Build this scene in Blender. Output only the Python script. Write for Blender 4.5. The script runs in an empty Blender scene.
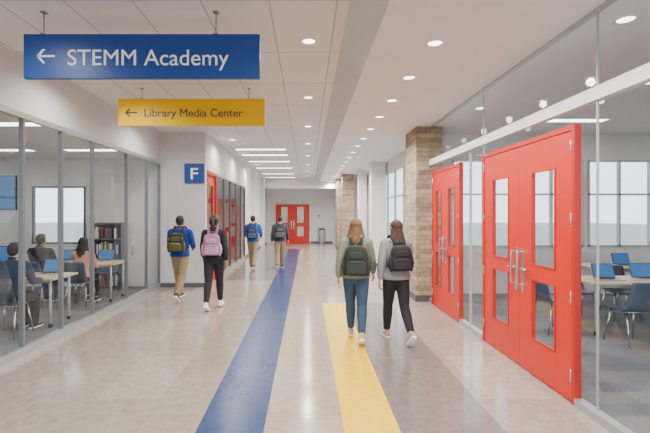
import bpy, math, random
from mathutils import Vector, Matrix
random.seed(4)
EYE=1.7; F=430.0; VX=307.0; VY=214.0
scene=bpy.context.scene
def lin(c):
    return tuple(((x/255.0)/12.92 if x/255.0<=0.04045 else (((x/255.0)+0.055)/1.055)**2.4) for x in c)
_m={}
def mat(name,rgb,rough=0.6,metal=0.0,noise=0.0,nscale=20,bump=0.0,bscale=80,emit=0.0,stretch=None,spec=None):
    if name in _m: return _m[name]
    m=bpy.data.materials.new(name); m.use_nodes=True
    nt=m.node_tree; b=nt.nodes['Principled BSDF']
    c=lin(rgb); b.inputs['Base Color'].default_value=(*c,1)
    b.inputs['Roughness'].default_value=rough; b.inputs['Metallic'].default_value=metal
    if spec is not None: b.inputs['Specular IOR Level'].default_value=spec
    tc=nt.nodes.new('ShaderNodeTexCoord'); mp=nt.nodes.new('ShaderNodeMapping')
    nt.links.new(tc.outputs['Object'],mp.inputs['Vector'])
    if stretch: mp.inputs['Scale'].default_value=stretch
    n=nt.nodes.new('ShaderNodeTexNoise'); n.inputs['Scale'].default_value=nscale; n.inputs['Detail'].default_value=4
    nt.links.new(mp.outputs['Vector'],n.inputs['Vector'])
    r=nt.nodes.new('ShaderNodeValToRGB')
    a=max(noise,0.02)
    r.color_ramp.elements[0].position=0.3; r.color_ramp.elements[1].position=0.7
    r.color_ramp.elements[0].color=(*[x*(1-a) for x in c],1)
    r.color_ramp.elements[1].color=(*[min(1,x*(1+a)) for x in c],1)
    nt.links.new(n.outputs['Fac'],r.inputs['Fac']); nt.links.new(r.outputs['Color'],b.inputs['Base Color'])
    if bump>0:
        n2=nt.nodes.new('ShaderNodeTexNoise'); n2.inputs['Scale'].default_value=bscale
        nt.links.new(mp.outputs['Vector'],n2.inputs['Vector'])
        bp=nt.nodes.new('ShaderNodeBump'); bp.inputs['Strength'].default_value=bump; bp.inputs['Distance'].default_value=0.01
        nt.links.new(n2.outputs['Fac'],bp.inputs['Height']); nt.links.new(bp.outputs['Normal'],b.inputs['Normal'])
    if emit>0:
        b.inputs['Emission Color'].default_value=(*c,1); b.inputs['Emission Strength'].default_value=emit
    _m[name]=m; return m
def glassmat(name,tint=(1,1,1),base=.03,graz=.55):
    m=bpy.data.materials.new(name); m.use_nodes=True; nt=m.node_tree; nt.nodes.clear()
    o=nt.nodes.new('ShaderNodeOutputMaterial'); mx=nt.nodes.new('ShaderNodeMixShader')
    t=nt.nodes.new('ShaderNodeBsdfTransparent'); t.inputs[0].default_value=(*tint,1)
    g=nt.nodes.new('ShaderNodeBsdfGlossy'); g.inputs['Roughness'].default_value=0.01
    g.inputs['Color'].default_value=(1,1,1,1)
    lw=nt.nodes.new('ShaderNodeLayerWeight'); lw.inputs['Blend'].default_value=.5
    p=nt.nodes.new('ShaderNodeMath'); p.operation='POWER'; p.inputs[1].default_value=4.5
    nt.links.new(lw.outputs['Facing'],p.inputs[0])
    ma=nt.nodes.new('ShaderNodeMath'); ma.operation='MULTIPLY_ADD'; ma.inputs[1].default_value=graz; ma.inputs[2].default_value=base
    nt.links.new(p.outputs[0],ma.inputs[0])
    nt.links.new(ma.outputs[0],mx.inputs[0]); nt.links.new(t.outputs[0],mx.inputs[1]); nt.links.new(g.outputs[0],mx.inputs[2])
    nt.links.new(mx.outputs[0],o.inputs[0]); return m
def brickmat(name,c1,c2,mortar,bw,bh,msize=0.004,rough=0.4,offset=0.5,axes='XY',noise=0.15,nscale=6,bump=0.0,stretch=(1,1,1)):
    m=bpy.data.materials.new(name); m.use_nodes=True; nt=m.node_tree; b=nt.nodes['Principled BSDF']
    tc=nt.nodes.new('ShaderNodeTexCoord'); sx=nt.nodes.new('ShaderNodeSeparateXYZ'); cb=nt.nodes.new('ShaderNodeCombineXYZ')
    nt.links.new(tc.outputs['Object'],sx.inputs[0])
    if axes=='WALL':
        ad=nt.nodes.new('ShaderNodeMath'); ad.operation='ADD'
        nt.links.new(sx.outputs['X'],ad.inputs[0]); nt.links.new(sx.outputs['Y'],ad.inputs[1])
        nt.links.new(ad.outputs[0],cb.inputs[0]); nt.links.new(sx.outputs['Z'],cb.inputs[1])
    else:
        nt.links.new(sx.outputs[axes[0]],cb.inputs[0]); nt.links.new(sx.outputs[axes[1]],cb.inputs[1])
    br=nt.nodes.new('ShaderNodeTexBrick'); nt.links.new(cb.outputs[0],br.inputs['Vector'])
    br.inputs['Scale'].default_value=1; br.inputs['Brick Width'].default_value=bw; br.inputs['Row Height'].default_value=bh
    br.inputs['Mortar Size'].default_value=msize; br.inputs['Mortar Smooth'].default_value=0.2; br.offset=offset
    br.inputs['Color1'].default_value=(*lin(c1),1); br.inputs['Color2'].default_value=(*lin(c2),1); br.inputs['Mortar'].default_value=(*lin(mortar),1)
    n=nt.nodes.new('ShaderNodeTexNoise'); n.inputs['Scale'].default_value=nscale; n.inputs['Detail'].default_value=8; n.inputs['Roughness'].default_value=0.7
    mp=nt.nodes.new('ShaderNodeMapping'); mp.inputs['Scale'].default_value=stretch
    nt.links.new(tc.outputs['Object'],mp.inputs[0]); nt.links.new(mp.outputs[0],n.inputs['Vector'])
    mr=nt.nodes.new('ShaderNodeMapRange'); mr.inputs['From Min'].default_value=0.3; mr.inputs['From Max'].default_value=0.7
    mr.inputs['To Min'].default_value=1-noise; mr.inputs['To Max'].default_value=1+noise
    nt.links.new(n.outputs['Fac'],mr.inputs[0])
    vm=nt.nodes.new('ShaderNodeVectorMath'); vm.operation='SCALE'
    nt.links.new(br.outputs['Color'],vm.inputs[0]); nt.links.new(mr.outputs[0],vm.inputs['Scale'])
    nt.links.new(vm.outputs[0],b.inputs['Base Color']); b.inputs['Roughness'].default_value=rough
    if bump>0:
        bp=nt.nodes.new('ShaderNodeBump'); bp.inputs['Strength'].default_value=bump; bp.inputs['Distance'].default_value=0.01
        nt.links.new(vm.outputs[0],bp.inputs['Height']); nt.links.new(bp.outputs['Normal'],b.inputs['Normal'])
    return m

# ---------------- mesh builder
class MB:
    def __init__(s): s.v=[];s.f=[];s.mi=[];s.sm=[];s.mats=[];s.M=Matrix.Identity(4)
    def _mi(s,m):
        if m not in s.mats: s.mats.append(m)
        return s.mats.index(m)
    def add(s,vs,fs,m,smooth=False):
        o=len(s.v); s.v+= [s.M@Vector(v) for v in vs]; k=s._mi(m)
        for f in fs: s.f.append([i+o for i in f]); s.mi.append(k); s.sm.append(smooth)
    def box(s,x0,x1,y0,y1,z0,z1,m):
        vs=[(x,y,z) for x in(x0,x1) for y in(y0,y1) for z in(z0,z1)]
        s.add(vs,[(0,1,3,2),(4,6,7,5),(0,4,5,1),(2,3,7,6),(0,2,6,4),(1,5,7,3)],m)
    def paneX(s,x,y0,y1,z0,z1,m): s.add([(x,y0,z0),(x,y1,z0),(x,y1,z1),(x,y0,z1)],[(0,1,2,3)],m)
    def paneY(s,x0,x1,y,z0,z1,m): s.add([(x0,y,z0),(x1,y,z0),(x1,y,z1),(x0,y,z1)],[(0,1,2,3)],m)
    def rings(s,R,m,smooth=True,cap=True):
        n=len(R[0]); vs=[p for r in R for p in r]; fs=[]
        for i in range(len(R)-1):
            for j in range(n):
                a=i*n+j;b=i*n+(j+1)%n; fs.append((a,b,b+n,a+n))
        if cap:
            fs.append(tuple(range(n))[::-1]); fs.append(tuple((len(R)-1)*n+j for j in range(n)))
        s.add(vs,fs,m,smooth)
    def tube(s,pts,rad,m,n=12,hint=None,flat=1.0,smooth=True,domed=False):
        pts=[Vector(p) for p in pts]
        if not hasattr(rad,'__len__'): rad=[rad]*len(pts)
        rad=list(rad)
        if domed:
            d0=(pts[0]-pts[1]).normalized(); d1=(pts[-1]-pts[-2]).normalized()
            a=[pts[0]+d0*rad[0]*.95,pts[0]+d0*rad[0]*.7]; ar=[rad[0]*.3,rad[0]*.72]
            z=[pts[-1]+d1*rad[-1]*.7,pts[-1]+d1*rad[-1]*.95]; zr=[rad[-1]*.72,rad[-1]*.3]
            pts=a+pts+z; rad=ar+rad+zr
        R=[]; prev=Vector(hint) if hint is not None else None
        for i,p in enumerate(pts):
            if i==0:t=pts[1]-p
            elif i==len(pts)-1:t=p-pts[i-1]
            else:t=(pts[i+1]-p).normalized()+(p-pts[i-1]).normalized()
            t.normalize()
            if prev is None:
                prev=Vector((1,0,0)) if abs(t.x)<.9 else Vector((0,1,0))
            A=prev-t*prev.dot(t)
            if A.length<1e-4: A=t.orthogonal()
            A.normalize(); 
            if hint is None: prev=A
            B=t.cross(A)
            R.append([p+A*math.cos(2*math.pi*k/n)*rad[i]+B*math.sin(2*math.pi*k/n)*rad[i]*flat for k in range(n)])
        s.rings(R,m,smooth)
    def zloft(s,prof,m,n=24,e=2.0,smooth=True):
        R=[]
        for q in prof:
            z,rx,ry=q[:3]; xo=q[3] if len(q)>3 else 0; yo=q[4] if len(q)>4 else 0
            r=[]
            for k in range(n):
                a=2*math.pi*k/n; c=math.cos(a);d=math.sin(a)
                r.append((xo+rx*math.copysign(abs(c)**(2/e),c),yo+ry*math.copysign(abs(d)**(2/e),d),z))
            R.append(r)
        s.rings(R,m,smooth)
    def ell(s,c,rx,ry,rz,m,n=16,h=10):
        prof=[]
        for i in range(h+1):
            t=math.pi*(i+.15)/(h+.3)-math.pi/2
            prof.append((c[2]+rz*math.sin(t),rx*math.cos(t),ry*math.cos(t),c[0],c[1]))
        s.zloft(prof,m,n)
    def mesh(s,name):
        me=bpy.data.meshes.new(name); me.from_pydata([tuple(v) for v in s.v],[],s.f)
        for m in s.mats: me.materials.append(m)
        me.polygons.foreach_set('material_index',s.mi); me.polygons.foreach_set('use_smooth',s.sm)
        me.update(); return me
    def obj(s,name,loc=(0,0,0),rz=0,bevel=0,parent=None):
        o=bpy.data.objects.new(name,s.mesh(name)); scene.collection.objects.link(o)
        o.location=loc; o.rotation_euler=(0,0,rz)
        if bevel:
            b=o.modifiers.new('bevel','BEVEL'); b.width=bevel; b.segments=2; b.limit_method='ANGLE'; b.angle_limit=math.radians(50)
        if parent: o.parent=parent
        return o
def remesh_obj(mb,name,voxel,smooth=6,parent=None):
    o=mb.obj(name); o.data.name=name+'_src'
    r=o.modifiers.new('r','REMESH'); r.mode='VOXEL'; r.voxel_size=voxel; r.use_smooth_shade=True
    sm=o.modifiers.new('s','SMOOTH'); sm.iterations=smooth; sm.factor=0.5
    bpy.context.view_layer.update()
    dg=bpy.context.evaluated_depsgraph_get()
    me=bpy.data.meshes.new_from_object(o.evaluated_get(dg))
    o.modifiers.clear(); o.data=me; me.name=name
    me.materials.clear()
    for m in mb.mats: me.materials.append(m)
    for p in me.polygons: p.use_smooth=True; p.material_index=0
    if parent: o.parent=parent
    return o
def empty(name,loc=(0,0,0),rz=0):
    e=bpy.data.objects.new(name,None); e.empty_display_size=.1; scene.collection.objects.link(e); e.location=loc; e.rotation_euler=(0,0,rz); return e
def slab(name,x0,x1,y0,y1,z0,z1,m,bevel=0):
    b=MB(); c=((x0+x1)/2,(y0+y1)/2,z0)
    b.box(x0-c[0],x1-c[0],y0-c[1],y1-c[1],0,z1-z0,m); return b.obj(name,c,bevel=bevel)

# ---------------- materials
M_wall=mat('wall_paint_grey_white',(222,222,221),.75,noise=.02,nscale=3)
M_wallL=mat('wall_paint_light_grey',(204,204,204),.75,noise=.02,nscale=3)
M_white=mat('soffit_paint_white',(236,236,235),.8,noise=.015,nscale=3)
M_tile=brickmat('ceiling_tile',(229,229,228),(224,224,223),(186,186,186),1.22,.61,.010,.85,0.0,'YX',.02,40)
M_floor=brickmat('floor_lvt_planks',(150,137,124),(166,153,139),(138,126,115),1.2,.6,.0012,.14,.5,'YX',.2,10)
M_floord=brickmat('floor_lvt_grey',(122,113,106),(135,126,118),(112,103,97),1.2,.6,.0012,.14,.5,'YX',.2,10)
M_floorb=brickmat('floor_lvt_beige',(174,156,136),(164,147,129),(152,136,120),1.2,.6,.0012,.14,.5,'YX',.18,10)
M_blue=mat('floor_inlay_blue',(28,56,104),.25,noise=.25,nscale=9)
M_yel=mat('floor_inlay_yellow',(234,188,0),.4,noise=.08,nscale=9,spec=.15)
M_carpet=brickmat('carpet_grey',(122,122,124),(98,101,108),(104,104,110),.9,.25,.001,.95,.5,'XY',.3,60)
M_alu=mat('aluminium',(190,191,192),.35,.7)
M_dark=mat('frame_dark_grey',(92,94,98),.4,.5)
M_mull=mat('mullion_grey',(126,128,131),.4,.5)
M_red=mat('door_paint_red',(205,34,12),.38,noise=.03,nscale=5)
M_redd=mat('door_frame_red',(182,26,12),.4,noise=.03,nscale=5)
M_steel=mat('stainless_steel',(205,205,205),.25,1.0)
M_blk=mat('black_rubber',(30,30,32),.6)
M_signb=mat('sign_blue',(4,62,142),.4)
M_signy=mat('sign_yellow',(246,194,0),.4,spec=.15)
M_letw=mat('lettering_white',(250,250,250),.5)
M_letd=mat('lettering_navy',(24,44,84),.5)
M_stone=brickmat('stone_ledger',(182,160,134),(138,118,98),(108,94,80),.42,.09,.004,.8,.5,'WALL',.32,9,bump=.5)
M_lamp=mat('lamp_diffuser',(255,250,240),.5,emit=7)
M_trof=mat('troffer_diffuser',(255,253,248),.5,emit=7)
M_glass=glassmat('glass_clear',(.97,.985,.98))
M_glassD=glassmat('door_glass',(.93,.96,.96))
M_wood=mat('table_laminate',(205,180,146),.45,noise=.08,nscale=6,stretch=(1,8,1))
M_chr=mat('chair_shell_blue',(58,74,96),.5)
M_chk=mat('chair_shell_dark',(52,56,62),.5)
M_shelf=mat('shelf_grey',(96,98,102),.5)
M_scr=mat('screen_blue',(50,110,170),.3,emit=.3)
M_grass=mat('paving_outside',(150,154,156),.9,noise=.15,nscale=2)

# ---------------- shell
slab('ground',-60,60,-40,90,-.3,-.12,M_grass)
XL=-3.42; XL2=-2.37; XR=2.39; YE=25.2; YB=-3.0
slab('floor',-3.5,3.2,YB,YE+.1,-.1,0,M_floor)
def inlay(name,x0,x1,y0,y1,m,h=.002):
    return slab(name,x0,x1,y0,y1,0.0,h,m)
inlay('floor_stripe_blue',-.87,-.34,YB+.05,21,M_blue)
inlay('floor_stripe_yellow',.29,.73,YB+.05,8.2,M_yel)
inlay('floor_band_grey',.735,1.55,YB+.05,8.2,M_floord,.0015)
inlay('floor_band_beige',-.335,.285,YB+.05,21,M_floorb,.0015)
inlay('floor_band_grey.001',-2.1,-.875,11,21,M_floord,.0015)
slab('ceiling_tile_left',-3.5,.38,YB,YE+.1,3.6,3.7,M_tile)
slab('ceiling_soffit_right',.66,XR+.04,YB,YE+.1,3.4,3.7,M_white)
b=MB(); b.add([(.38,YB,3.6),(.66,YB,3.4),(.66,YB,3.7),(.38,YB,3.7),(.38,YE+.1,3.6),(.66,YE+.1,3.4),(.66,YE+.1,3.7),(.38,YE+.1,3.7)],
 [(0,1,2,3),(4,7,6,5),(0,4,5,1),(1,5,6,2),(2,6,7,3),(3,7,4,0)],M_wallL); b.obj('ceiling_fascia')
slab('wall_left_bulkhead',XL-.12,XL,YB,10.0,2.92,3.6,M_wallL)
b=MB()
ys=[YB,-1.4,.2,1.9,3.55,5.18,6.0,6.87,8.17,9.19,9.97]
b.box(XL-.05,XL+.02,YB,10,0,.10,M_alu); b.box(XL-.05,XL+.02,YB,10,2.85,2.92,M_alu)
for y in ys: b.box(XL-.045,XL+.015,y-.018,y+.018,.10,2.85,M_mull)
b.paneX(XL-.01,YB,10,.10,2.85,M_glass)
for y in (8.17,): b.tube([(XL+.06,y+.12,.9),(XL+.06,y+.12,1.3)],.012,M_steel); b.tube([(XL,y+.12,.95),(XL+.06,y+.12,.95)],.008,M_steel); b.tube([(XL,y+.12,1.25),(XL+.06,y+.12,1.25)],.008,M_steel)
b.obj('window_1')
slab('floor_room_left',-10,-3.5,YB,10.1,-.1,0,M_carpet)
slab('ceiling_room_left',-10,-3.54,YB,10.1,3.0,3.1,M_white)
slab('wall_room_left_side',-10.1,-10,YB,10.1,0,3.1,M_wall)
b=MB()
for x0,x1,z0,z1 in((-10,-6.45,0,3.1),(-6.45,-5.2,0,1.0),(-6.45,-5.2,2.35,3.1),(-5.2,XL-.12,0,3.1)): b.box(x0,x1,10.1,10.2,z0,z1,M_wall)
b.obj('wall_room_left_end')
b=MB()
for x in(-6.45,-5.85,-5.24): b.box(x,x+.04,10.08,10.16,1.0,2.35,M_dark)
b.box(-6.45,-5.2,10.08,10.16,1.0,1.04,M_dark); b.box(-6.45,-5.2,10.08,10.16,2.31,2.35,M_dark); b.paneY(-6.41,-5.24,10.12,1.04,2.31,M_glass)
b.obj('window_2')
slab('wall_left_return',XL-.12,XL2,10.0,10.2,0,3.6,M_wallL)
slab('baseboard_left_return',XL+.02,XL2+.01,9.985,10.0,0,.1,M_dark)
slab('wall_left_bulkhead_far',XL2-.12,XL2,10.2,16.4,2.75,3.6,M_wallL)
slab('wall_left_far',XL2-.12,XL2,16.4,YE,0,3.6,M_wall)
slab('baseboard_left_far',XL2,XL2+.012,16.4,YE,0,.1,M_dark)
b=MB()
b.box(XL2-.05,XL2+.02,11.25,16.4,0,.1,M_alu); b.box(XL2-.05,XL2+.02,11.25,16.4,2.69,2.75,M_alu)
for y in (11.28,12.3,13.3,14.4,15.4,16.37): b.box(XL2-.045,XL2+.015,y-.03,y+.03,.1,2.69,M_dark)
b.paneX(XL2-.01,11.25,16.4,.1,2.69,M_glass); b.obj('window_3')
slab('floor_room_far_left',-5.1,-3.5,10.2,17,-.1,0,M_carpet)
slab('ceiling_room_far_left',-5.1,XL2-.12,10.2,17,3.0,3.1,M_white)
slab('wall_room_far_left_side',-5.2,-5.1,10.2,17,0,3.1,M_wall)
slab('wall_room_far_left_end',-5.2,XL2-.12,17,17.1,0,3.1,M_wall)
for y in(18.4,21.8): slab('column' if y<19 else 'column.001',XL2,XL2+.18,y,y+.5,0,3.6,M_wall)
slab('wall_end',-2.5,3.2,YE,YE+.15,0,3.6,M_wall)
slab('trim_end_bulkhead',XL2,1.5,22.8,23.0,3.05,3.6,M_wallL)
slab('baseboard_end',.2,1.5,YE-.015,YE,0,.1,M_dark)
slab('wall_right_far',1.62,3.2,19,YE,0,3.4,M_wall)
slab('wall_right_mid',2.62,2.75,15.2,19,0,3.4,M_wall)
def stone(name,x0,x1,y0,y1):
    o=slab(name,x0,x1,y0,y1,.12,3.4,M_stone); 
    bb=MB(); bb.box(-(x1-x0)/2-.01,(x1-x0)/2+.01,-(y1-y0)/2-.01,(y1-y0)/2+.01,-.12,0,M_dark); p=bb.obj('plinth'); p.parent=o
    return o
stone('stone_pillar',2.12,2.62,8.35,9.25)
stone('stone_pillar.001',1.5,2.0,18.3,18.95)
stone('stone_pillar.002',1.46,1.6,20.5,21.6)
def column(name,x0,x1,y0,y1):
    b=MB(); cx,cy=(x0+x1)/2,(y0+y1)/2; hx,hy=(x1-x0)/2,(y1-y0)/2
    b.box(-hx,hx,-hy,hy,0,3.4,M_wall); b.box(-hx-.012,hx+.012,-hy-.012,hy+.012,0,.1,M_dark); b.box(-hx-.02,hx+.02,-hy-.02,hy+.02,3.34,3.4,M_wall)
    return b.obj(name,(cx,cy,0))
column('white_column',2.1,2.58,14,14.5)
column('white_column.001',2.0,2.3,16.6,17.0)
b=MB()
b.box(2.62,2.70,9.3,15.2,0,.35,M_wall); b.box(2.62,2.70,9.3,15.2,3.0,3.4,M_wall)
for y in(9.3,10.5,11.7,12.9,14.1,15.15): b.box(2.62,2.69,y,y+.05,.35,3.0,M_alu)
b.box(2.62,2.69,9.3,15.2,2.2,2.25,M_alu); b.paneX(2.655,9.3,15.2,.35,3.0,M_glass)
b.obj('window_4')
slab('ceiling_alcove',XR+.04,3.2,9.25,YE,3.4,3.7,M_white)
b=MB()
doors=[(3.8,5.8),(6.67,8.15)]
segs=[(YB,3.8),(5.8,6.67),(8.15,8.35)]
for y0,y1 in segs:
    b.box(XR-.03,XR+.05,y0,y1,0,.07,M_alu)
    b.paneX(XR+.01,y0,y1,.07,2.62,M_glass)
for y in(-1.2,.3,1.9,3.55): b.box(XR+.002,XR+.018,y-.006,y+.006,.07,3.38,M_alu)
b.box(XR+.002,XR+.018,5.83,5.845,.07,3.38,M_alu); b.box(XR-.0,XR+.03,6.3,6.33,.07,2.6,M_alu)
b.box(XR-.02,XR+.06,YB,8.35,2.64,2.75,M_white)
for y0,y1 in doors: b.paneX(XR+.01,y0,y1,2.52,2.64,M_glass)
b.paneX(XR+.01,YB,8.35,2.75,3.37,M_glass)
b.box(XR-.01,XR+.04,YB,8.35,3.37,3.4,M_alu)
b.obj('window_5')
slab('floor_room_right',3.2,12,YB,9.3,-.1,0,M_carpet)
slab('floor_carpet_edge',XR+.06,3.2,YB,9.2,0,.004,M_carpet)
slab('ceiling_room_right',XR+.04,12,YB,9.25,3.4,3.7,M_white)
slab('wall_room_right_side',12,12.1,YB,9.3,0,3.7,M_wall)
b=MB(); wx=[(3.1+1.45*i,4.45+1.45*i) for i in range(6)]
b.box(2.62,12,9.2,9.3,0,1.0,M_wall); b.box(2.62,12,9.2,9.3,2.85,3.7,M_wall)
px=2.62
for x0,x1 in wx: b.box(px,x0,9.2,9.3,1.0,2.85,M_wall); px=x1
b.box(px,12,9.2,9.3,1.0,2.85,M_wall); b.obj('wall_room_right_end')
b=MB()
for x0,x1 in wx:
    for x in(x0,(x0+x1)/2-.02,x1-.04): b.box(x,x+.04,9.17,9.25,1.0,2.85,M_alu)
    for z in(1.0,2.1,2.81): b.box(x0,x1,9.17,9.25,z,z+.04,M_alu)
    b.paneY(x0,x1,9.20,1.0,2.85,M_glass)
b.obj('window_6')

# ---------------- doors
def double_door(name,xp,y0,y1,H=2.5,side=-1,flip=False):
    W=y1-y0; b=MB(); fw=.05
    b.box(-.025,.035,0,fw,0,H,M_redd); b.box(-.025,.035,W-fw,W,0,H,M_redd); b.box(-.025,.035,fw,W-fw,H-fw,H,M_redd)
    lw=(W-2*fw)/2-.003
    for k in(0,1):
        a=fw+.002+k*(lw+.004); c=a+lw; lo=a+lw*.27; hi=a+lw*.73
        X0,X1=-.016,.026; zb=.012; zt=H-fw-.005
        b.box(X0,X1,a,lo,zb,zt,M_red); b.box(X0,X1,hi,c,zb,zt,M_red)
        for z0,z1 in((zb,.38),(1.02,1.16),(2.14,zt)): b.box(X0,X1,lo,hi,z0,z1,M_red)
        for z0,z1 in((.38,1.02),(1.16,2.14)):
            b.paneX(.005,lo,hi,z0,z1,M_glassD)
            t=.018
            for q in((lo,lo+t,z0,z1),(hi-t,hi,z0,z1),(lo+t,hi-t,z0,z0+t),(lo+t,hi-t,z1-t,z1)): b.box(-.023,-.012,q[0],q[1],q[2],q[3],M_redd)
        yh=c-.07 if k==0 else a+.07
        b.box(-.023,-.015,yh-.03,yh+.03,.84,1.32,M_steel)
        b.tube([(-.016,yh,.92),(-.075,yh,.92),(-.08,yh,.95),(-.08,yh,1.25),(-.075,yh,1.28),(-.016,yh,1.28)],.012,M_steel)
        dy=-.14 if k==0 else .14
        b.tube([(-.016,yh,1.1),(-.05,yh,1.1),(-.055,yh+dy*.2,1.1),(-.055,yh+dy,1.1)],.012,M_steel)
        hy=a+.004 if k==0 else c-.004
        for z in(.25,.95,1.65,2.3): b.tube([(-.025,hy,z-.06),(-.025,hy,z+.06)],.009,M_steel)
    return b
b=double_door('d',XR,3.8,5.8); b.obj('door_1',(XR,3.8,0),bevel=.002)
b=double_door('d',XR,6.67,8.15); b.obj('door_2',(XR,6.67,0),bevel=.002)
b=double_door('d',0,0,1.95,2.25); b.obj('door_3',(.13,YE-.08,0),rz=math.radians(90),bevel=.002)
b=MB(); 
b.box(-.06,.06,0,.06,0,2.74,M_redd); b.box(-.06,.06,.94,1.0,0,2.74,M_redd); b.box(-.06,.06,.06,.94,2.66,2.74,M_redd)
for q in((.06,.25,.01,2.66),(.75,.94,.01,2.66),(.25,.75,.01,.35),(.25,.75,2.4,2.66),(.25,.75,1.0,1.12)): b.box(-.03,.02,q[0],q[1],q[2],q[3],M_red)
b.paneX(-.003,.25,.75,.35,2.4,M_glassD); b.tube([(.02,.85,1.0),(.07,.85,1.0),(.07,.72,1.0)],.011,M_steel)
b.obj('door_4',(XL2-.05,10.22,0),bevel=.002)
b=double_door('d',0,0,1.6,2.3); b.obj('door_5',(-2.75,16.92,0),rz=math.radians(90),bevel=.002)

# ---------------- signs
def text(body,w,h_cap,m,parent,loc,bold=0.0):
    cu=bpy.data.curves.new(body[:8].strip()+'_lettering','FONT'); cu.body=body; cu.size=1; cu.extrude=.004/h_cap*.7; cu.offset=bold
    o=bpy.data.objects.new('lettering',cu); scene.collection.objects.link(o); bpy.context.view_layer.update()
    sx=w/o.dimensions.x if w else h_cap/.73
    sy=h_cap/.73
    me=bpy.data.meshes.new_from_object(o); bpy.data.objects.remove(o)
    o=bpy.data.objects.new('lettering',me); scene.collection.objects.link(o)
    me.materials.clear(); me.materials.append(m)
    xs=[v.co.x for v in me.vertices]; x0=min(xs)
    for v in me.vertices: v.co.x=(v.co.x-x0)*sx; v.co.y*=sy; v.co.z*=h_cap
    o.rotation_euler=(math.radians(90),0,0); o.location=loc; o.parent=parent; return o
def arrow(b,x0,x1,zc,h,t,m,y):
    b.box(x0+t*.6,x1,y,y+.004,zc-t/2,zc+t/2,m)
    for s in(1,-1):
        d=h/2
        vs=[(x0,y,zc),(x0+t*1.4,y,zc),(x0+d+t*.9,y,zc+s*d),(x0+d-t*.5,y,zc+s*d)]
        vs2=[(p[0],y+.004,p[2]) for p in vs]
        b.add(vs+vs2,[(0,1,2,3),(4,7,6,5),(0,4,5,1),(1,5,6,2),(2,6,7,3),(3,7,4,0)],m)
def hsign(name,x0,x1,y,z0,z1,mp,ml,txt,tx0,tx1,tz,cap,ax0,ax1,az,ah,at,rods,ceil,bold=0):
    b=MB(); cx=(x0+x1)/2
    b.box(x0-cx,x1-cx,-.02,.02,z0-ceil,z1-ceil,mp)
    arrow(b,ax0-cx,ax1-cx,az-ceil,ah,at,ml,-.024)
    for r in rods: b.tube([(r-cx,0,z1-ceil),(r-cx,0,0)],.005,M_mull,8); b.box(r-cx-.02,r-cx+.02,-.03,.03,z1-ceil,z1-ceil+.012,M_steel); b.box(r-cx-.025,r-cx+.025,-.025,.025,-.010,0,M_mull)
    o=b.obj(name,(cx,y,ceil))
    text(txt,tx1-tx0,cap,ml,o,(tx0-cx,-.022,tz-ceil),bold)
    return o
def PX(px,Y): return (px-VX)*Y/F
def PZ(py,Y): return EYE+(VY-py)*Y/F
Y=4.05
hsign('hanging_sign_blue',PX(25,Y),PX(260,Y),Y,PZ(79,Y),PZ(35,Y),M_signb,M_letw,'STEMM Academy',PX(69,Y),PX(229,Y),PZ(66,Y),.155,PX(38,Y),PX(56,Y),PZ(57,Y),.13,.018,[PX(44,Y),PX(216,Y)],3.6)
Y=6.5
hsign('hanging_sign_yellow',PX(119,Y),PX(265,Y),Y,PZ(126,Y),PZ(99,Y),M_signy,M_letd,'Library Media Center',PX(145,Y),PX(243,Y),PZ(117,Y),.125,PX(126,Y),PX(138,Y),PZ(113,Y),.12,.02,[PX(142,Y),PX(249,Y)],3.6)
Y=9.97
b=MB(); x0,x1,z0,z1=PX(184.5,Y),PX(204,Y),PZ(183,Y),PZ(163.5,Y)
b.box(0,x1-x0,-.015,.028,0,z1-z0,M_signb); o=b.obj('wall_sign_blue',(x0,Y,z0),bevel=.003)
text('F',.17,.27,M_letw,o,((x1-x0)/2-.08,-.018,.09),.01)

# ---------------- ceiling lights
def downlight(x,y,z,watts):
    b=MB(); n=24
    R=[]
    for r,zz in((.095,-.001),(.095,-.008),(.075,-.010),(.068,-.004)): R.append([(r*math.cos(2*math.pi*k/n),r*math.sin(2*math.pi*k/n),zz) for k in range(n)])
    b.rings(R,M_white,True,False)
    b.zloft([(-.0045,.068,.068),(-.0035,.068,.068)],M_lamp,n)
    o=b.obj('recessed_downlight',(x,y,z))
    l=bpy.data.lights.new('downlight_bulb','SPOT'); l.energy=watts; l.spot_size=math.radians(165); l.spot_blend=.8; l.shadow_soft_size=.05; l.color=(1,.98,.95)
    lo=bpy.data.objects.new('downlight_bulb',l); scene.collection.objects.link(lo); lo.location=(0,0,-.06); lo.parent=o
W=145
for i in range(-2,18): downlight(1.27,4.27+1.08*i,3.4,W)
for y in(-1.5,.2,2.5,4.72,7.0,9.3,11.6,14,16.5,19,21.5): downlight(.02,y,3.6,W)
for y in(0,3.0,5.6,8.4,11,13.7,16.5): downlight(-1.9 if y>9.9 else -2.7,y,3.6,W*.8)
for y in(.9,3.75,6.9): downlight(2.78 if y>3 else 3.3,y,3.4,W*.7)
def troffer(x0,x1,y0,y1,z,m=M_trof):
    b=MB(); cx,cy=(x0+x1)/2,(y0+y1)/2; hx,hy=(x1-x0)/2,(y1-y0)/2; t=.025
    for q in((-hx,-hx+t,-hy,hy),(hx-t,hx,-hy,hy),(-hx+t,hx-t,-hy,-hy+t),(-hx+t,hx-t,hy-t,hy)): b.box(q[0],q[1],q[2],q[3],-.02,0,M_white)
    b.box(-hx+t,hx-t,-hy+t,hy-t,-.012,-.002,m); b.obj('ceiling_light_panel',(cx,cy,z))
for y in(12.4,13.6,15.3,17.5,20,22): troffer(-2.1,-.6,y,y+.3,3.6)
for x in(-8.5,-6.7,-4.9):
    for y in(1,3.5,6,8.5): troffer(x,x+1.2,y,y+.3,3.0)
for x in(4.2,6.6,9):
    for y in(.5,3,5.3,7.6): troffer(x,x+1.2,y,y+.3,3.4)
for y in(11.5,14): troffer(-4.3,-3.1,y,y+.3,3.0)

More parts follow.
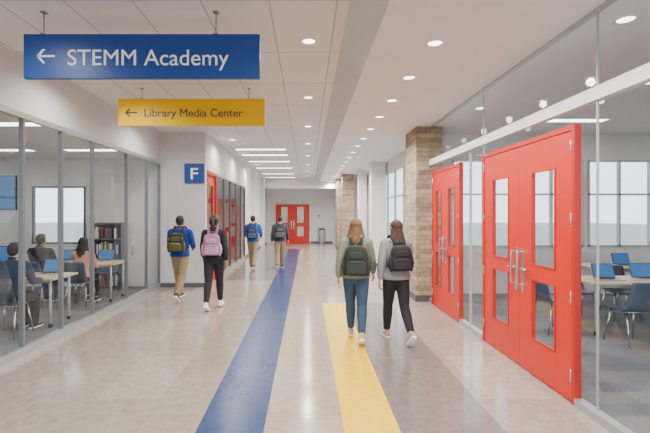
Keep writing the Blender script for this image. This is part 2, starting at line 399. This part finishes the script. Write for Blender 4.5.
# ---------------- furniture
def table(name,x,y,w,d,rz=0,h=.74):
    b=MB(); b.box(-w/2,w/2,-d/2,d/2,h-.028,h,M_wood)
    b.box(-w/2+.08,w/2-.08,-d/2+.08,-d/2+.11,h-.08,h-.028,M_alu); b.box(-w/2+.08,w/2-.08,d/2-.11,d/2-.08,h-.08,h-.028,M_alu)
    for sx in(-1,1):
        for sy in(-1,1):
            px,py=sx*(w/2-.1),sy*(d/2-.1)
            b.tube([(px,py,h-.03),(px,py,.05)],.022,M_alu); b.tube([(px,py,.0),(px,py,.05)],.028,M_blk)
    return b.obj(name,(x,y,0.004),rz,bevel=.003)
def chair(name,x,y,rz,m):
    b=MB(); n=9
    prof=[(.22,.435),(.19,.45),(.1,.448),(0,.442),(-.1,.445),(-.17,.465),(-.205,.52),(-.225,.62),(-.24,.72),(-.25,.80),(-.252,.83)]
    T=[]; B=[]
    for i,(yy,zz) in enumerate(prof):
        w=.22 if i<6 else .21-.01*(i-6)
        row=[];row2=[]
        for k in range(n):
            u=-1+2*k/(n-1); cup=.02*u*u
            fy=yy+(cup*1.4 if i>=6 else 0); fz=zz+(cup if i<6 else 0)
            row.append((u*w,fy,fz)); row2.append((u*w,fy-(.012 if i>=6 else 0),fz-(.012 if i<6 else .004)))
        T.append(row);B.append(row2)
    R=[T[i]+B[i][::-1] for i in range(len(prof))]
    b.rings(R,m,True)
    for sx in(-1,1):
        b.tube([(sx*.16,.13,.43),(sx*.21,.2,0.0)],.011,M_steel,8); b.tube([(sx*.16,-.12,.43),(sx*.21,-.22,0.0)],.011,M_steel,8)
        b.tube([(sx*.16,.13,.43),(sx*.16,-.12,.43)],.011,M_steel,8)
    b.tube([(-.16,.1,.425),(.16,.1,.425)],.01,M_steel,8); b.tube([(-.16,-.1,.425),(.16,-.1,.425)],.01,M_steel,8)
    return b.obj(name,(x,y,0.004),rz)
def laptop(name,x,y,z,rz):
    b=MB(); b.box(-.16,.16,-.11,.11,0,.016,M_alu); b.box(-.14,.14,-.03,.09,.016,.018,M_blk); b.box(-.045,.045,-.1,-.045,.016,.0175,M_steel)
    b.M=Matrix.Translation((0,.11,.014))@Matrix.Rotation(math.radians(-18),4,'X')
    b.box(-.16,.16,-.004,.006,0,.215,M_dark); b.box(-.148,.148,-.0055,-.004,.012,.203,M_scr)
    return b.obj(name,(x,y,z),rz,bevel=.002)
def monitor(name,x,y,z,rz):
    b=MB(); b.zloft([(0,.11,.085),(.012,.11,.085),(.016,.09,.065)],M_blk,24,4)
    b.tube([(0,.02,.01),(0,.02,.2)],.016,M_blk)
    b.box(-.28,.28,-.012,.012,.11,.45,M_blk); b.box(-.268,.268,-.0135,-.012,.122,.438,M_scr)
    b.box(-.2,.2,-.3,-.17,0,.015,M_blk)
    return b.obj(name,(x,y,z),rz,bevel=.003)
table('classroom_table',-4.55,8.6,1.7,.75); table('classroom_table',-4.5,6.7,1.5,.7); table('classroom_table',-7.3,8.6,1.6,.75); table('classroom_table',-7.2,6.2,1.6,.75)
for (x,y,a,m) in[(-4.2,7.98,0,M_chr),(-5.0,7.98,0,M_chr),(-4.35,9.25,180,M_chr),(-4.15,6.0,0,M_chk),(-4.85,6.0,-5,M_chr),(-4.95,9.25,180,M_chk),(-7.0,7.95,0,M_chr),(-7.6,9.25,180,M_chr),(-6.9,5.55,0,M_chk),(-7.4,6.9,180,M_chr),(-4.05,4.6,95,M_chk)]:
    chair('school_chair',x,y,math.radians(a),m)
laptop('laptop',-4.15,8.76,.744,math.radians(0)); laptop('laptop',-4.95,8.76,.744,0)
monitor('desktop_monitor',-4.85,6.85,.744,0); laptop('laptop',-4.12,6.86,.744,0)
laptop('laptop',-7.3,8.5,.744,0)
def bookcase(name,x,y,w,h,rz=0):
    b=MB(); d=.32; m=M_shelf
    b.box(-w/2,-w/2+.03,-d,0,0,h,m); b.box(w/2-.03,w/2,-d,0,0,h,m); b.box(-w/2+.03,w/2-.03,-.02,0,0,h,m)
    cols=[(150,60,50),(60,90,130),(200,180,120),(220,220,215),(70,110,80),(90,80,110)]
    n=4
    for i in range(n+1):
        z=.04+i*(h-.07)/n; b.box(-w/2+.03,w/2-.03,-d,-.02,z,z+.03,m)
        if i<n:
            xx=-w/2+.05
            while xx<w/2-.09:
                t=random.uniform(.02,.05); hh=random.uniform(.2,.28)
                c=random.choice(cols); mm=mat('book_%d'%cols.index(c),c,.7)
                b.box(xx,xx+t,-d+.05,-.06,z+.03,z+.03+hh,mm); xx+=t+random.choice([.002,.002,.06])
    return b.obj(name,(x,y,0.002),rz)
bookcase('bookcase',-4.55,10.08,.7,1.5)
b=MB(); b.box(-.65,.65,-.05,0,0,.8,M_blk); b.box(-.63,.63,-.054,-.05,.02,.78,M_scr); b.obj('wall_monitor',(-7.45,10.09,1.8),bevel=.004)
for(x,y) in[(4.7,6.3),(6.8,6.3),(5.9,8.0),(7.6,4.3),(8.2,8.0)]: table('study_table',x,y,1.5,.75)
k=0
for(x,y,a) in[(4.25,5.65,5),(4.95,5.62,-8),(4.4,7.0,180),(5.1,7.0,175),(6.5,5.65,0),(7.1,5.65,5),(5.6,7.35,0),(6.2,7.35,0),(7.3,3.65,0),(7.9,3.65,4),(6.6,6.98,180),(8.0,7.35,0),(3.55,6.25,-80)]:
    chair('study_chair',x,y,math.radians(a),M_chk if k%2 else M_chr); k+=1
laptop('laptop',4.4,6.25,.744,0); laptop('laptop',5.0,6.3,.744,0); laptop('laptop',6.6,6.25,.744,math.radians(180)); laptop('laptop',5.9,7.95,.744,0)
b=MB(); b.box(0,.12,-.05,0,0,.16,M_red); b.box(.03,.09,-.056,-.05,.03,.09,M_letw); b.obj('fire_alarm',(.62,YE,1.5),bevel=.004)
b=MB(); b.zloft([(0,.17,.17),(.05,.18,.18),(.75,.2,.2),(.78,.2,.2)],M_alu,24); b.zloft([(.78,.205,.205),(.83,.2,.2),(.88,.12,.12)],M_dark,24); b.obj('waste_bin',(.85,YE-.35,0.0))

# ---------------- people
def smat(nm,rgb,**k): return mat(nm,rgb,.85,noise=.1,nscale=30,bump=.15,bscale=60,**k)
M_skin=mat('skin_light',(214,164,134),.55,noise=.04,nscale=20); M_skin2=mat('skin_brown',(150,102,76),.55,noise=.04,nscale=20)
M_lip=mat('lips',(168,86,80),.5); M_eye=mat('eye_white',(240,238,234),.3); M_iris=mat('iris_dark',(50,34,26),.3)
def person(name,loc,heading,H,female,C,legs,arms,hair,pack,sit=False,headturn=0,lean=0):
    root=empty(name,loc,heading); s=H/1.70
    V=Vector
    hw=.158 if female else .18
    hipx=.088
    def leg(sx,a,kb,pitch):
        a=math.radians(a);kb=math.radians(kb)
        hip=V((sx*hipx,0,.90)); kn=hip+V((sx*-.008,math.sin(a)*.43,-math.cos(a)*.43)); a2=a-kb
        an=kn+V((sx*-.006,math.sin(a2)*.40,-math.cos(a2)*.40)); return hip,kn,an,math.radians(pitch)
    L=[leg(-1,*legs[0]),leg(1,*legs[1])]
    def footM(l): return Matrix.Translation(l[2])@Matrix.Rotation(l[3],4,'X')
    low=1e9
    for l in L:
        for y in(-.07,.12,.19): 
            low=min(low,(footM(l)@V((0,y,-.085 if y<.15 else -.075))).z)
    dz=-low
    D=V((0,0,dz))
    L=[(a+D,b_+D,c+D,p) for a,b_,c,p in L]
    lr=math.radians(lean)
    def T(p):
        p=V(p); q=p-V((0,0,.92)); 
        if q.z<0: return p+D
        return V((q.x,q.y*math.cos(lr)+q.z*math.sin(lr),.92+q.z*math.cos(lr)-q.y*math.sin(lr)))+D
    def arm(sx,sw,el,ab,inw=0):
        sh=T((sx*hw,0,1.385)); a=math.radians(sw); ab=math.radians(ab); e=math.radians(el)
        d1=V((sx*math.sin(ab),math.sin(a)*math.cos(ab),-math.cos(a)*math.cos(ab))); elb=sh+d1*.285
        a2=a+e; iw=math.radians(inw)
        d2=V((-sx*math.sin(iw)+sx*math.sin(ab)*.4,math.sin(a2)*math.cos(iw),-math.cos(a2)*math.cos(iw))).normalized(); wr=elb+d2*.245
        return sh,elb,wr,d2
    A=[arm(-1,*arms[0]),arm(1,*arms[1])]
    TP=[(.80,.10,.085,-.005),(.86,.150,.112,-.012),(.92,.166,.12,-.014),(1.0,.152,.105,-.004),(1.08,.138,.094,0),(1.18,.146,.10,.002),(1.28,.160,.108,.004),(1.36,.172,.10,.0),(1.41,.150,.085,-.004),(1.445,.10,.07,-.006),(1.47,.06,.058,-.006)]
    if female: TP=[(.80,.10,.085,-.005),(.86,.155,.115,-.014),(.92,.170,.122,-.016),(1.0,.146,.102,-.004),(1.08,.122,.086,0),(1.18,.130,.094,.006),(1.28,.142,.108,.010),(1.36,.152,.092,.0),(1.41,.132,.078,-.004),(1.445,.085,.062,-.006),(1.47,.052,.052,-.006)]
    def torso(mb,m,off,zmin=0,zmax=9,flare=0):
        R=[];n=28
        rows=[q for q in TP if zmin<=q[0]<=zmax]
        if zmin>0 and rows[0][0]>zmin+.005:
            j=TP.index(rows[0]); p,q=TP[j-1],TP[j]; t=(zmin-p[0])/(q[0]-p[0]); rows=[tuple(p[i]+(q[i]-p[i])*t for i in range(4))]+rows
        for i,(z,rx,ry,yo) in enumerate(rows):
            f=flare if i==0 else 0
            R.append([T(((rx+off+f)*math.cos(2*math.pi*k/n),yo+(ry+off+f)*math.sin(2*math.pi*k/n),z)) for k in range(n)])
        mb.rings(R,m)
    def scale(o): 
        for v in o.data.vertices: v.co*=s
        o.parent=root
    skin=C['skin']
    b=MB(); torso(b,skin,0)
    b.tube([T((0,-.01,1.42)),T((0,-.005,1.47)),T((0,.0,1.53)),T((0,.008,1.57))],[.062,.055 if not female else .047,.054 if not female else .046,.05],skin,16,domed=True)
    ht=Matrix.Rotation(math.radians(headturn),4,'Z')
    hb=T((0,.01,1.475))
    HM=Matrix.Translation(hb)@ht
    b.M=HM
    hp=[(.0,.022,.022,0,.055),(.012,.036,.04,0,.045),(.03,.050,.062,0,.030),(.055,.061,.078,0,.016),(.085,.069,.087,0,.006),(.115,.074,.094,0,.0),(.145,.076,.098,0,-.004),(.175,.073,.095,0,-.006),(.20,.060,.078,0,-.008),(.217,.040,.052,0,-.01),(.225,.016,.02,0,-.01)]
    b.zloft(hp,skin,24)
    b.tube([(0,.088,.118),(0,.104,.085),(0,.1,.072)],[.008,.012,.011],skin,10,domed=True)
    for sx in(-1,1):
        b.tube([(sx*.076,-.004,.075),(sx*.083,-.008,.095),(sx*.086,-.012,.118),(sx*.078,-.004,.128)],[.009,.012,.015,.010],skin,8,domed=True)
        b.tube([(sx*.05,.072,.125),(sx*.02,.09,.128)],.008,skin,8,domed=True)
    b.tube([(-.02,.088,.043),(0,.094,.044),(.02,.088,.043)],.009,skin,8,domed=True)
    b.M=Matrix.Identity(4)
    for sh,el,wr,d in A:
        b.tube([sh+V((0,0,.0)),sh.lerp(el,.3),sh.lerp(el,.6),el,el.lerp(wr,.3),el.lerp(wr,.7),wr],[.052,.047,.042,.037,.038,.030,.025],skin,16,domed=True)
    for hip,kn,an,p in L:
        b.tube([hip,hip.lerp(kn,.3),hip.lerp(kn,.7),kn,kn.lerp(an,.3),kn.lerp(an,.65),an],[.088,.080,.062,.052,.054,.042,.034],skin,18,domed=True)
        fm=footM((hip,kn,an,p)); b.tube([an,fm@V((0,.05,-.05)),fm@V((0,.13,-.06))],[.034,.034,.03],skin,12,domed=True)
    body=remesh_obj(b,'body',.011,3); 
    h=MB(); 
    for i,(sh,el,wr,d) in enumerate(A):
        sx=-1 if i==0 else 1
        d=d.normalized(); inward=V((-sx,0,0)); inward=(inward-d*inward.dot(d)).normalized(); wid=d.cross(inward).normalized()
        if wid.dot(V((0,1,.5)))<0: wid=-wid
        pts=[(-.02,.022,.02),(0,.024,.018),(.03,.034,.016),(.065,.040,.015),(.088,.038,.013),(.095,.03,.009)]
        R=[]
        for t,wa,tb in pts: R.append([wr+d*t+wid*wa*math.cos(2*math.pi*k/14)+inward*tb*math.sin(2*math.pi*k/14) for k in range(14)])
        h.rings(R,skin)
        for off,ln,cu in((.030,.068,16),(.010,.078,20),(-.010,.072,24),(-.029,.056,28)):
            p=wr+d*.082+wid*off; q=[p]; dd=(d+wid*off*1.6).normalized(); ang=0
            if C.get('grip'): cu=cu+35
            for fr in(.45,.31,.24):
                ang+=math.radians(cu); q.append(q[-1]+(dd*math.cos(ang)+inward*math.sin(ang))*ln*fr)
            h.tube(q,[.0095,.009,.008,.0068],skin,8,domed=True)
        p=wr+d*.022+wid*.022; dd=(d*.75+wid*.6+inward*.3).normalized(); q=[p,p+dd*.034,p+dd*.034+(d*.9+wid*.2+inward*.35).normalized()*.03,p+dd*.034+(d*.9+inward*.5).normalized()*.052]
        h.tube(q,[.013,.0115,.010,.008],skin,8,domed=True)
    h.M=HM
    for sx in(-1,1):
        h.ell((sx*.031,.082,.112),.013,.010,.008,M_eye,10,6); h.ell((sx*.031,.0905,.112),.005,.003,.005,M_iris,8,5)
        h.tube([(sx*.016,.094,.128),(sx*.033,.091,.132),(sx*.048,.08,.128)],.003,C['hair'],6,domed=True)
    h.tube([(-.022,.094,.045),(0,.101,.046),(.022,.094,.045)],.0045,M_lip,8,domed=True)
    ho=h.obj('hands_and_face'); scale(body); scale(ho)
    b=MB(); torso(b,C['pants'],.007,.0,1.02)
    slim=C.get('slim',False)
    for hip,kn,an,p in L:
        if slim: pts=[hip,hip.lerp(kn,.3),hip.lerp(kn,.7),kn,kn.lerp(an,.3),kn.lerp(an,.65),kn.lerp(an,.93)]; r=[.102,.097,.082,.069,.070,.058,.049]
        else: pts=[hip,hip.lerp(kn,.3),hip.lerp(kn,.7),kn,kn.lerp(an,.3),kn.lerp(an,.65),kn.lerp(an,1.03)]; r=[.103,.099,.090,.083,.080,.075,.070]
        b.tube(pts,r,C['pants'],20)
    o=remesh_obj(b,'trousers',.0105,3); scale(o)
    loose=C.get('loose',.016); b=MB(); torso(b,C['top'],loose,C.get('hem',.90),1.45,flare=.004)
    for sh,el,wr,d in A:
        b.tube([sh+V((0,0,.0)),sh.lerp(el,.3),sh.lerp(el,.6),el,el.lerp(wr,.3),el.lerp(wr,.7),el.lerp(wr,.97)],[.060+loose*.4,.058+loose*.4,.055+loose*.35,.050+loose*.2,.050+loose*.2,.044+loose*.1,.036],C['top'],16)
        b.ell(sh,.06,.06,.055,C['top'])
    if C.get('hood'):
        b.tube([T((-.10,.02,1.44)),T((-.075,-.06,1.445)),T((0,-.095,1.42)),T((.075,-.06,1.445)),T((.10,.02,1.44))],[.022,.034,.042,.034,.022],C['top'],12,domed=True)
    else:
        b.tube([T((-.06,.02,1.465)),T((-.045,-.05,1.475)),T((0,-.066,1.475)),T((.045,-.05,1.475)),T((.06,.02,1.465))],[.014,.016,.017,.016,.014],C['top'],10,domed=True)
    o=remesh_obj(b,'jacket' if not female else 'sweater',.0105,3); scale(o)
    b=MB()
    for l in L:
        b.M=footM(l)
        prof=[(-.075,.020,-.03,.02),(-.068,.030,.0,.03),(-.03,.036,.015,.04),(.01,.038,.012,.045),(.05,.040,-.018,.04),(.09,.044,-.032,.035),(.13,.045,-.042,.03),(.165,.038,-.05,.02),(.185,.022,-.058,.012)]
        R=[];S=[]
        for y,w,zt,_ in prof:
            zb=-.078; r=[]
            for k in range(16):
                a=2*math.pi*k/16; z=(zt+zb)/2+(zt-zb)/2*math.sin(a); r.append((w*math.copysign(abs(math.cos(a))**.7,math.cos(a)),y,z))
            R.append(r)
            S.append([(u*(w+.004),y*1.03,z) for u,z in((-1,-.085),(1,-.085),(1,-.066),(-1,-.066))])
        b.rings(R,C['shoe']); b.rings(S,C.get('sole',M_letw),False)
    o=b.obj('shoes',bevel=.003); scale(o)
    b=MB(); b.M=HM; mh=C['hair']
    if hair=='short':
        b.ell((0,-.018,.140),.082,.092,.095,mh,20,12); b.ell((0,-.045,.095),.070,.058,.065,mh,16,8); b.ell((0,.03,.195),.058,.06,.035,mh)
    else:
        b.ell((0,-.016,.138),.087,.095,.096,mh,20,12); b.ell((0,-.04,.095),.082,.068,.078,mh,16,8)
        if hair=='long':
            rr=random.Random(sum(map(ord,name))+int(loc[0]*10))
            for layer in(0,1):
                nn=11 if layer==0 else 9
                for j in range(nn):
                    u=-1+2*j/(nn-1.0); x=u*(.084 if layer==0 else .07); y0=-.078+.07*u*u-.012*layer
                    w1=rr.uniform(-.014,.014); w2=rr.uniform(-.014,.014); ln=-.15-rr.uniform(0,.04)-(.03*(1-u*u))
                    q=[(x*.75,y0+.02,.15),(x*.98,y0-.006,.08),(x*1.15+w1*.5,y0-.018,.02),(x*1.32+w1,y0-.03,-.035),(x*1.45-w1,y0-.044,-.085),(x*1.42+w2,y0-.052,ln*.86),(x*1.28-w2*.5,y0-.048,ln)]
                    b.tube(q,[.024,.022,.021,.020,.019,.015,.006],mh,8,domed=True)
        if hair=='pony':
            b.ell((0,-.11,.15),.03,.03,.03,mh); b.tube([(0,-.11,.15),(0,-.145,.12),(.004,-.155,.05),(-.004,-.15,-.02),(.004,-.145,-.08)],[.022,.03,.034,.028,.010],mh,12,domed=True)
    o=remesh_obj(b,'hair',.0065 if hair=='long' else .009,1 if hair=='long' else 2); scale(o)
    if pack:
        b=MB(); m1,m2=pack['c1'],pack['c2']; pw=pack.get('w',.155); z0,z1=pack.get('z',(.98,1.37)); dpt=pack.get('d',.075)
        yb=-.10-loose-dpt*.92
        def R_(zs,hx,hy,yo,m,e=3.2):
            pr=[]
            for t,f in((0,.55),(.02,.8),(.07,.95),(.2,1),(.6,.98),(.8,.92),(.92,.78),(.98,.55),(1,.3)):
                z=zs[0]+(zs[1]-zs[0])*t; pr.append((z,hx*f if t>.5 else hx*(f*.5+.5),hy*f,0,yo))
            n=24; Rr=[]
            for z,rx,ry,xo,yo2 in pr:
                ring=[]
                for k in range(n):
                    a=2*math.pi*k/n;c=math.cos(a);d=math.sin(a)
                    ring.append(T((rx*math.copysign(abs(c)**(2/e),c),yo2+ry*math.copysign(abs(d)**(2/e),d),z)))
                Rr.append(ring)
            b.rings(Rr,m)
        R_((z0,z1),pw,dpt,yb,m1)
        R_((z0+.02,z0+(z1-z0)*.5),pw*.84,.035,yb-dpt*.9,m2)
        R_((z0+(z1-z0)*.56,z0+(z1-z0)*.8),pw*.6,.018,yb-dpt*.88,m2)
        for sx in(-1,1): 
            b.tube([T((sx*pw*.98,yb,z0+.03)),T((sx*pw*1.06,yb,z0+.1)),T((sx*pw*1.0,yb,z0+.17))],[.045,.05,.045],m2,12,hint=(0,1,0),flat=.5,domed=True)
        zz=[]
        for k in range(13):
            a=math.pi*k/12; zz.append(T((pw*.9*math.cos(a),yb-dpt*.62,z0+(z1-z0)*.62+(z1-z0)*.34*math.sin(a))))
        b.tube(zz,.004,pack.get('zip',M_blk),6)
        b.tube([T((pw*.7,yb-dpt*.9-.034,z0+(z1-z0)*.44)),T((-pw*.7,yb-dpt*.9-.034,z0+(z1-z0)*.44))],.0035,pack.get('zip',M_blk),6)
        b.tube([T((-.035,yb+.05,z1-.02)),T((-.03,yb+.04,z1+.03)),T((.03,yb+.04,z1+.03)),T((.035,yb+.05,z1-.02))],.007,m1,8)
        f=hw/.175; cy=.108+loose+.008
        for sx in(-1,1):
            p=[(sx*.07*f,yb+dpt*.6,z1-.05),(sx*.082*f,-.088-loose*.6,1.425),(sx*.09*f,-.03,1.468+loose*.6),(sx*.095*f,.035,1.462+loose*.5),(sx*.10*f,.09+loose*.7,1.40),(sx*.105*f,cy,1.30),(sx*.115*f,cy-.004,1.2),(sx*.142*f+.0,.06,1.1),(sx*(.15*f+loose*.6),-.02,1.06),(sx*.13,yb+dpt*.6,z0+.07)]
            b.tube([T(q) for q in p],.024,m1,10,hint=(1,0,0),flat=.32)
        o=b.obj('backpack'); scale(o)
    return root
def fl(px,py): return ((px-VX)*EYE/(py-VY), EYE*F/(py-VY),.002)
blk=smat('fabric_black',(30,30,34)); 
C1=dict(skin=M_skin2,hair=mat('hair_dark',(34,25,21),.6,noise=.3,nscale=60,stretch=(3,3,.4)),pants=smat('chino_khaki',(142,122,92)),top=smat('jacket_blue',(18,50,128)),shoe=smat('shoe_brown',(70,52,42)),hem=.88,loose=.034)
C2=dict(skin=M_skin2,hair=mat('hair_black',(24,20,20),.5,noise=.3,nscale=60,stretch=(3,3,.4)),pants=blk,slim=True,top=blk,shoe=smat('shoe_white',(225,222,218)),hem=.9,loose=.024)
C3=dict(skin=M_skin,hair=C1['hair'],pants=smat('chino_khaki_light',(154,134,102)),top=smat('hoodie_blue',(36,86,156)),shoe=blk,hem=.88,loose=.03,hood=True)
C4=dict(skin=M_skin,hair=C1['hair'],pants=smat('trousers_taupe',(138,122,100)),top=smat('jacket_charcoal',(62,64,70)),shoe=blk,hem=.88,loose=.03,hood=True)
C5=dict(skin=M_skin,hair=mat('hair_blonde_brown',(112,82,54),.6,noise=.45,nscale=70,stretch=(3,3,.25),bump=.6,bscale=70,spec=.3),pants=smat('denim_blue',(50,70,94)),slim=True,top=smat('hoodie_sage_grey',(120,122,106)),shoe=smat('shoe_tan',(176,160,146)),hem=.87,loose=.034,hood=True)
C6=dict(skin=M_skin,hair=mat('hair_brown',(70,48,36),.6,noise=.45,nscale=70,stretch=(3,3,.25),bump=.6,bscale=70,spec=.3),pants=blk,slim=True,top=smat('sweater_grey',(128,128,128)),shoe=smat('shoe_beige',(172,156,134)),hem=.87,loose=.036)
P1=dict(c1=smat('pack_dark_green',(36,40,38)),c2=smat('pack_olive',(78,80,48)),zip=mat('zip_lime',(180,190,80),.6))
P2=dict(c1=smat('pack_mauve',(160,110,142)),c2=smat('pack_mauve_light',(180,136,162)),w=.155)
P3=dict(c1=smat('pack_navy',(36,44,64)),c2=smat('pack_slate',(60,80,110)))
P4=dict(c1=smat('pack_grey_black',(42,44,48)),c2=smat('pack_grey',(84,86,90)),z=(1.0,1.38))
P5=dict(c1=smat('pack_forest_black',(32,38,34)),c2=smat('pack_forest',(42,50,44)),z=(.93,1.34),w=.165,d=.085)
P6=dict(c1=smat('pack_black',(26,26,30)),c2=smat('pack_black_soft',(34,34,38)),z=(1.01,1.36),w=.15,d=.07)
R=math.radians
person('student_walking',fl(180,300),R(-4),1.66,False,C1,[(18,4,2),(-16,22,-38)],[(18,55,14,15),(10,60,14,20)],'short',P1)
person('student_walking',fl(214,309),R(0),1.66,True,C2,[(-14,16,-28),(16,4,2)],[(10,25,12,0),(-14,12,12,0)],'pony',P2)
person('student_walking',fl(253,270),R(-2),1.63,False,C3,[(16,4,2),(-14,20,-34)],[(12,50,14,15),(12,55,14,15)],'short',P3)
person('student_walking',fl(280,269),R(2),1.62,False,C4,[(-14,20,-34),(16,4,2)],[(-10,15,12,0),(14,20,12,0)],'short',P4)
person('student_walking',fl(356,340),R(-6),1.62,True,C5,[(15,4,2),(-15,16,-28)],[(-12,12,14,0),(14,18,14,0)],'long',P5)
person('student_walking',fl(396,340),R(8),1.62,True,C6,[(15,4,2),(-16,26,-42)],[(-12,14,14,0),(16,40,14,10)],'long',P6,headturn=18)
CS1=dict(skin=M_skin,hair=C2['hair'],pants=blk,slim=True,top=smat('shirt_salmon',(206,150,136)),shoe=blk,hem=.92,loose=.016)
CS2=dict(skin=M_skin2,hair=C2['hair'],pants=blk,top=smat('sweater_black',(40,42,50)),shoe=blk,hem=.92,loose=.018)
CS3=dict(skin=M_skin,hair=C1['hair'],pants=blk,top=smat('sweater_navy',(38,52,78)),shoe=blk,hem=.92,loose=.018)
sitL=[(86,86,0),(84,84,0)]; sitA=[(28,58,6,5),(24,62,6,5)]
person('student_seated',(-4.2,7.98,.004),R(0),1.62,True,CS1,sitL,sitA,'long',None,lean=10)
person('student_seated',(-5.0,7.98,.004),R(0),1.70,False,CS2,sitL,sitA,'short',None,lean=10)
person('student_seated',(-4.15,6.0,.004),R(0),1.66,False,CS3,sitL,sitA,'short',None,lean=10)

# ---------------- world
w=bpy.data.worlds.new('sky'); scene.world=w; w.use_nodes=True
bg=w.node_tree.nodes['Background']; bg.inputs[0].default_value=(.86,.93,1,1); bg.inputs[1].default_value=3.2
# ---------------- camera
cam=bpy.data.cameras.new('camera'); co=bpy.data.objects.new('camera',cam); scene.collection.objects.link(co)
cam.sensor_width=36; cam.lens=F/650*36; co.location=(0,0,EYE); co.rotation_euler=(math.radians(90),0,0)
cam.shift_x=(325-VX)/650; cam.shift_y=-(216.5-VY)/650; cam.clip_start=.05; cam.clip_end=300
scene.camera=co
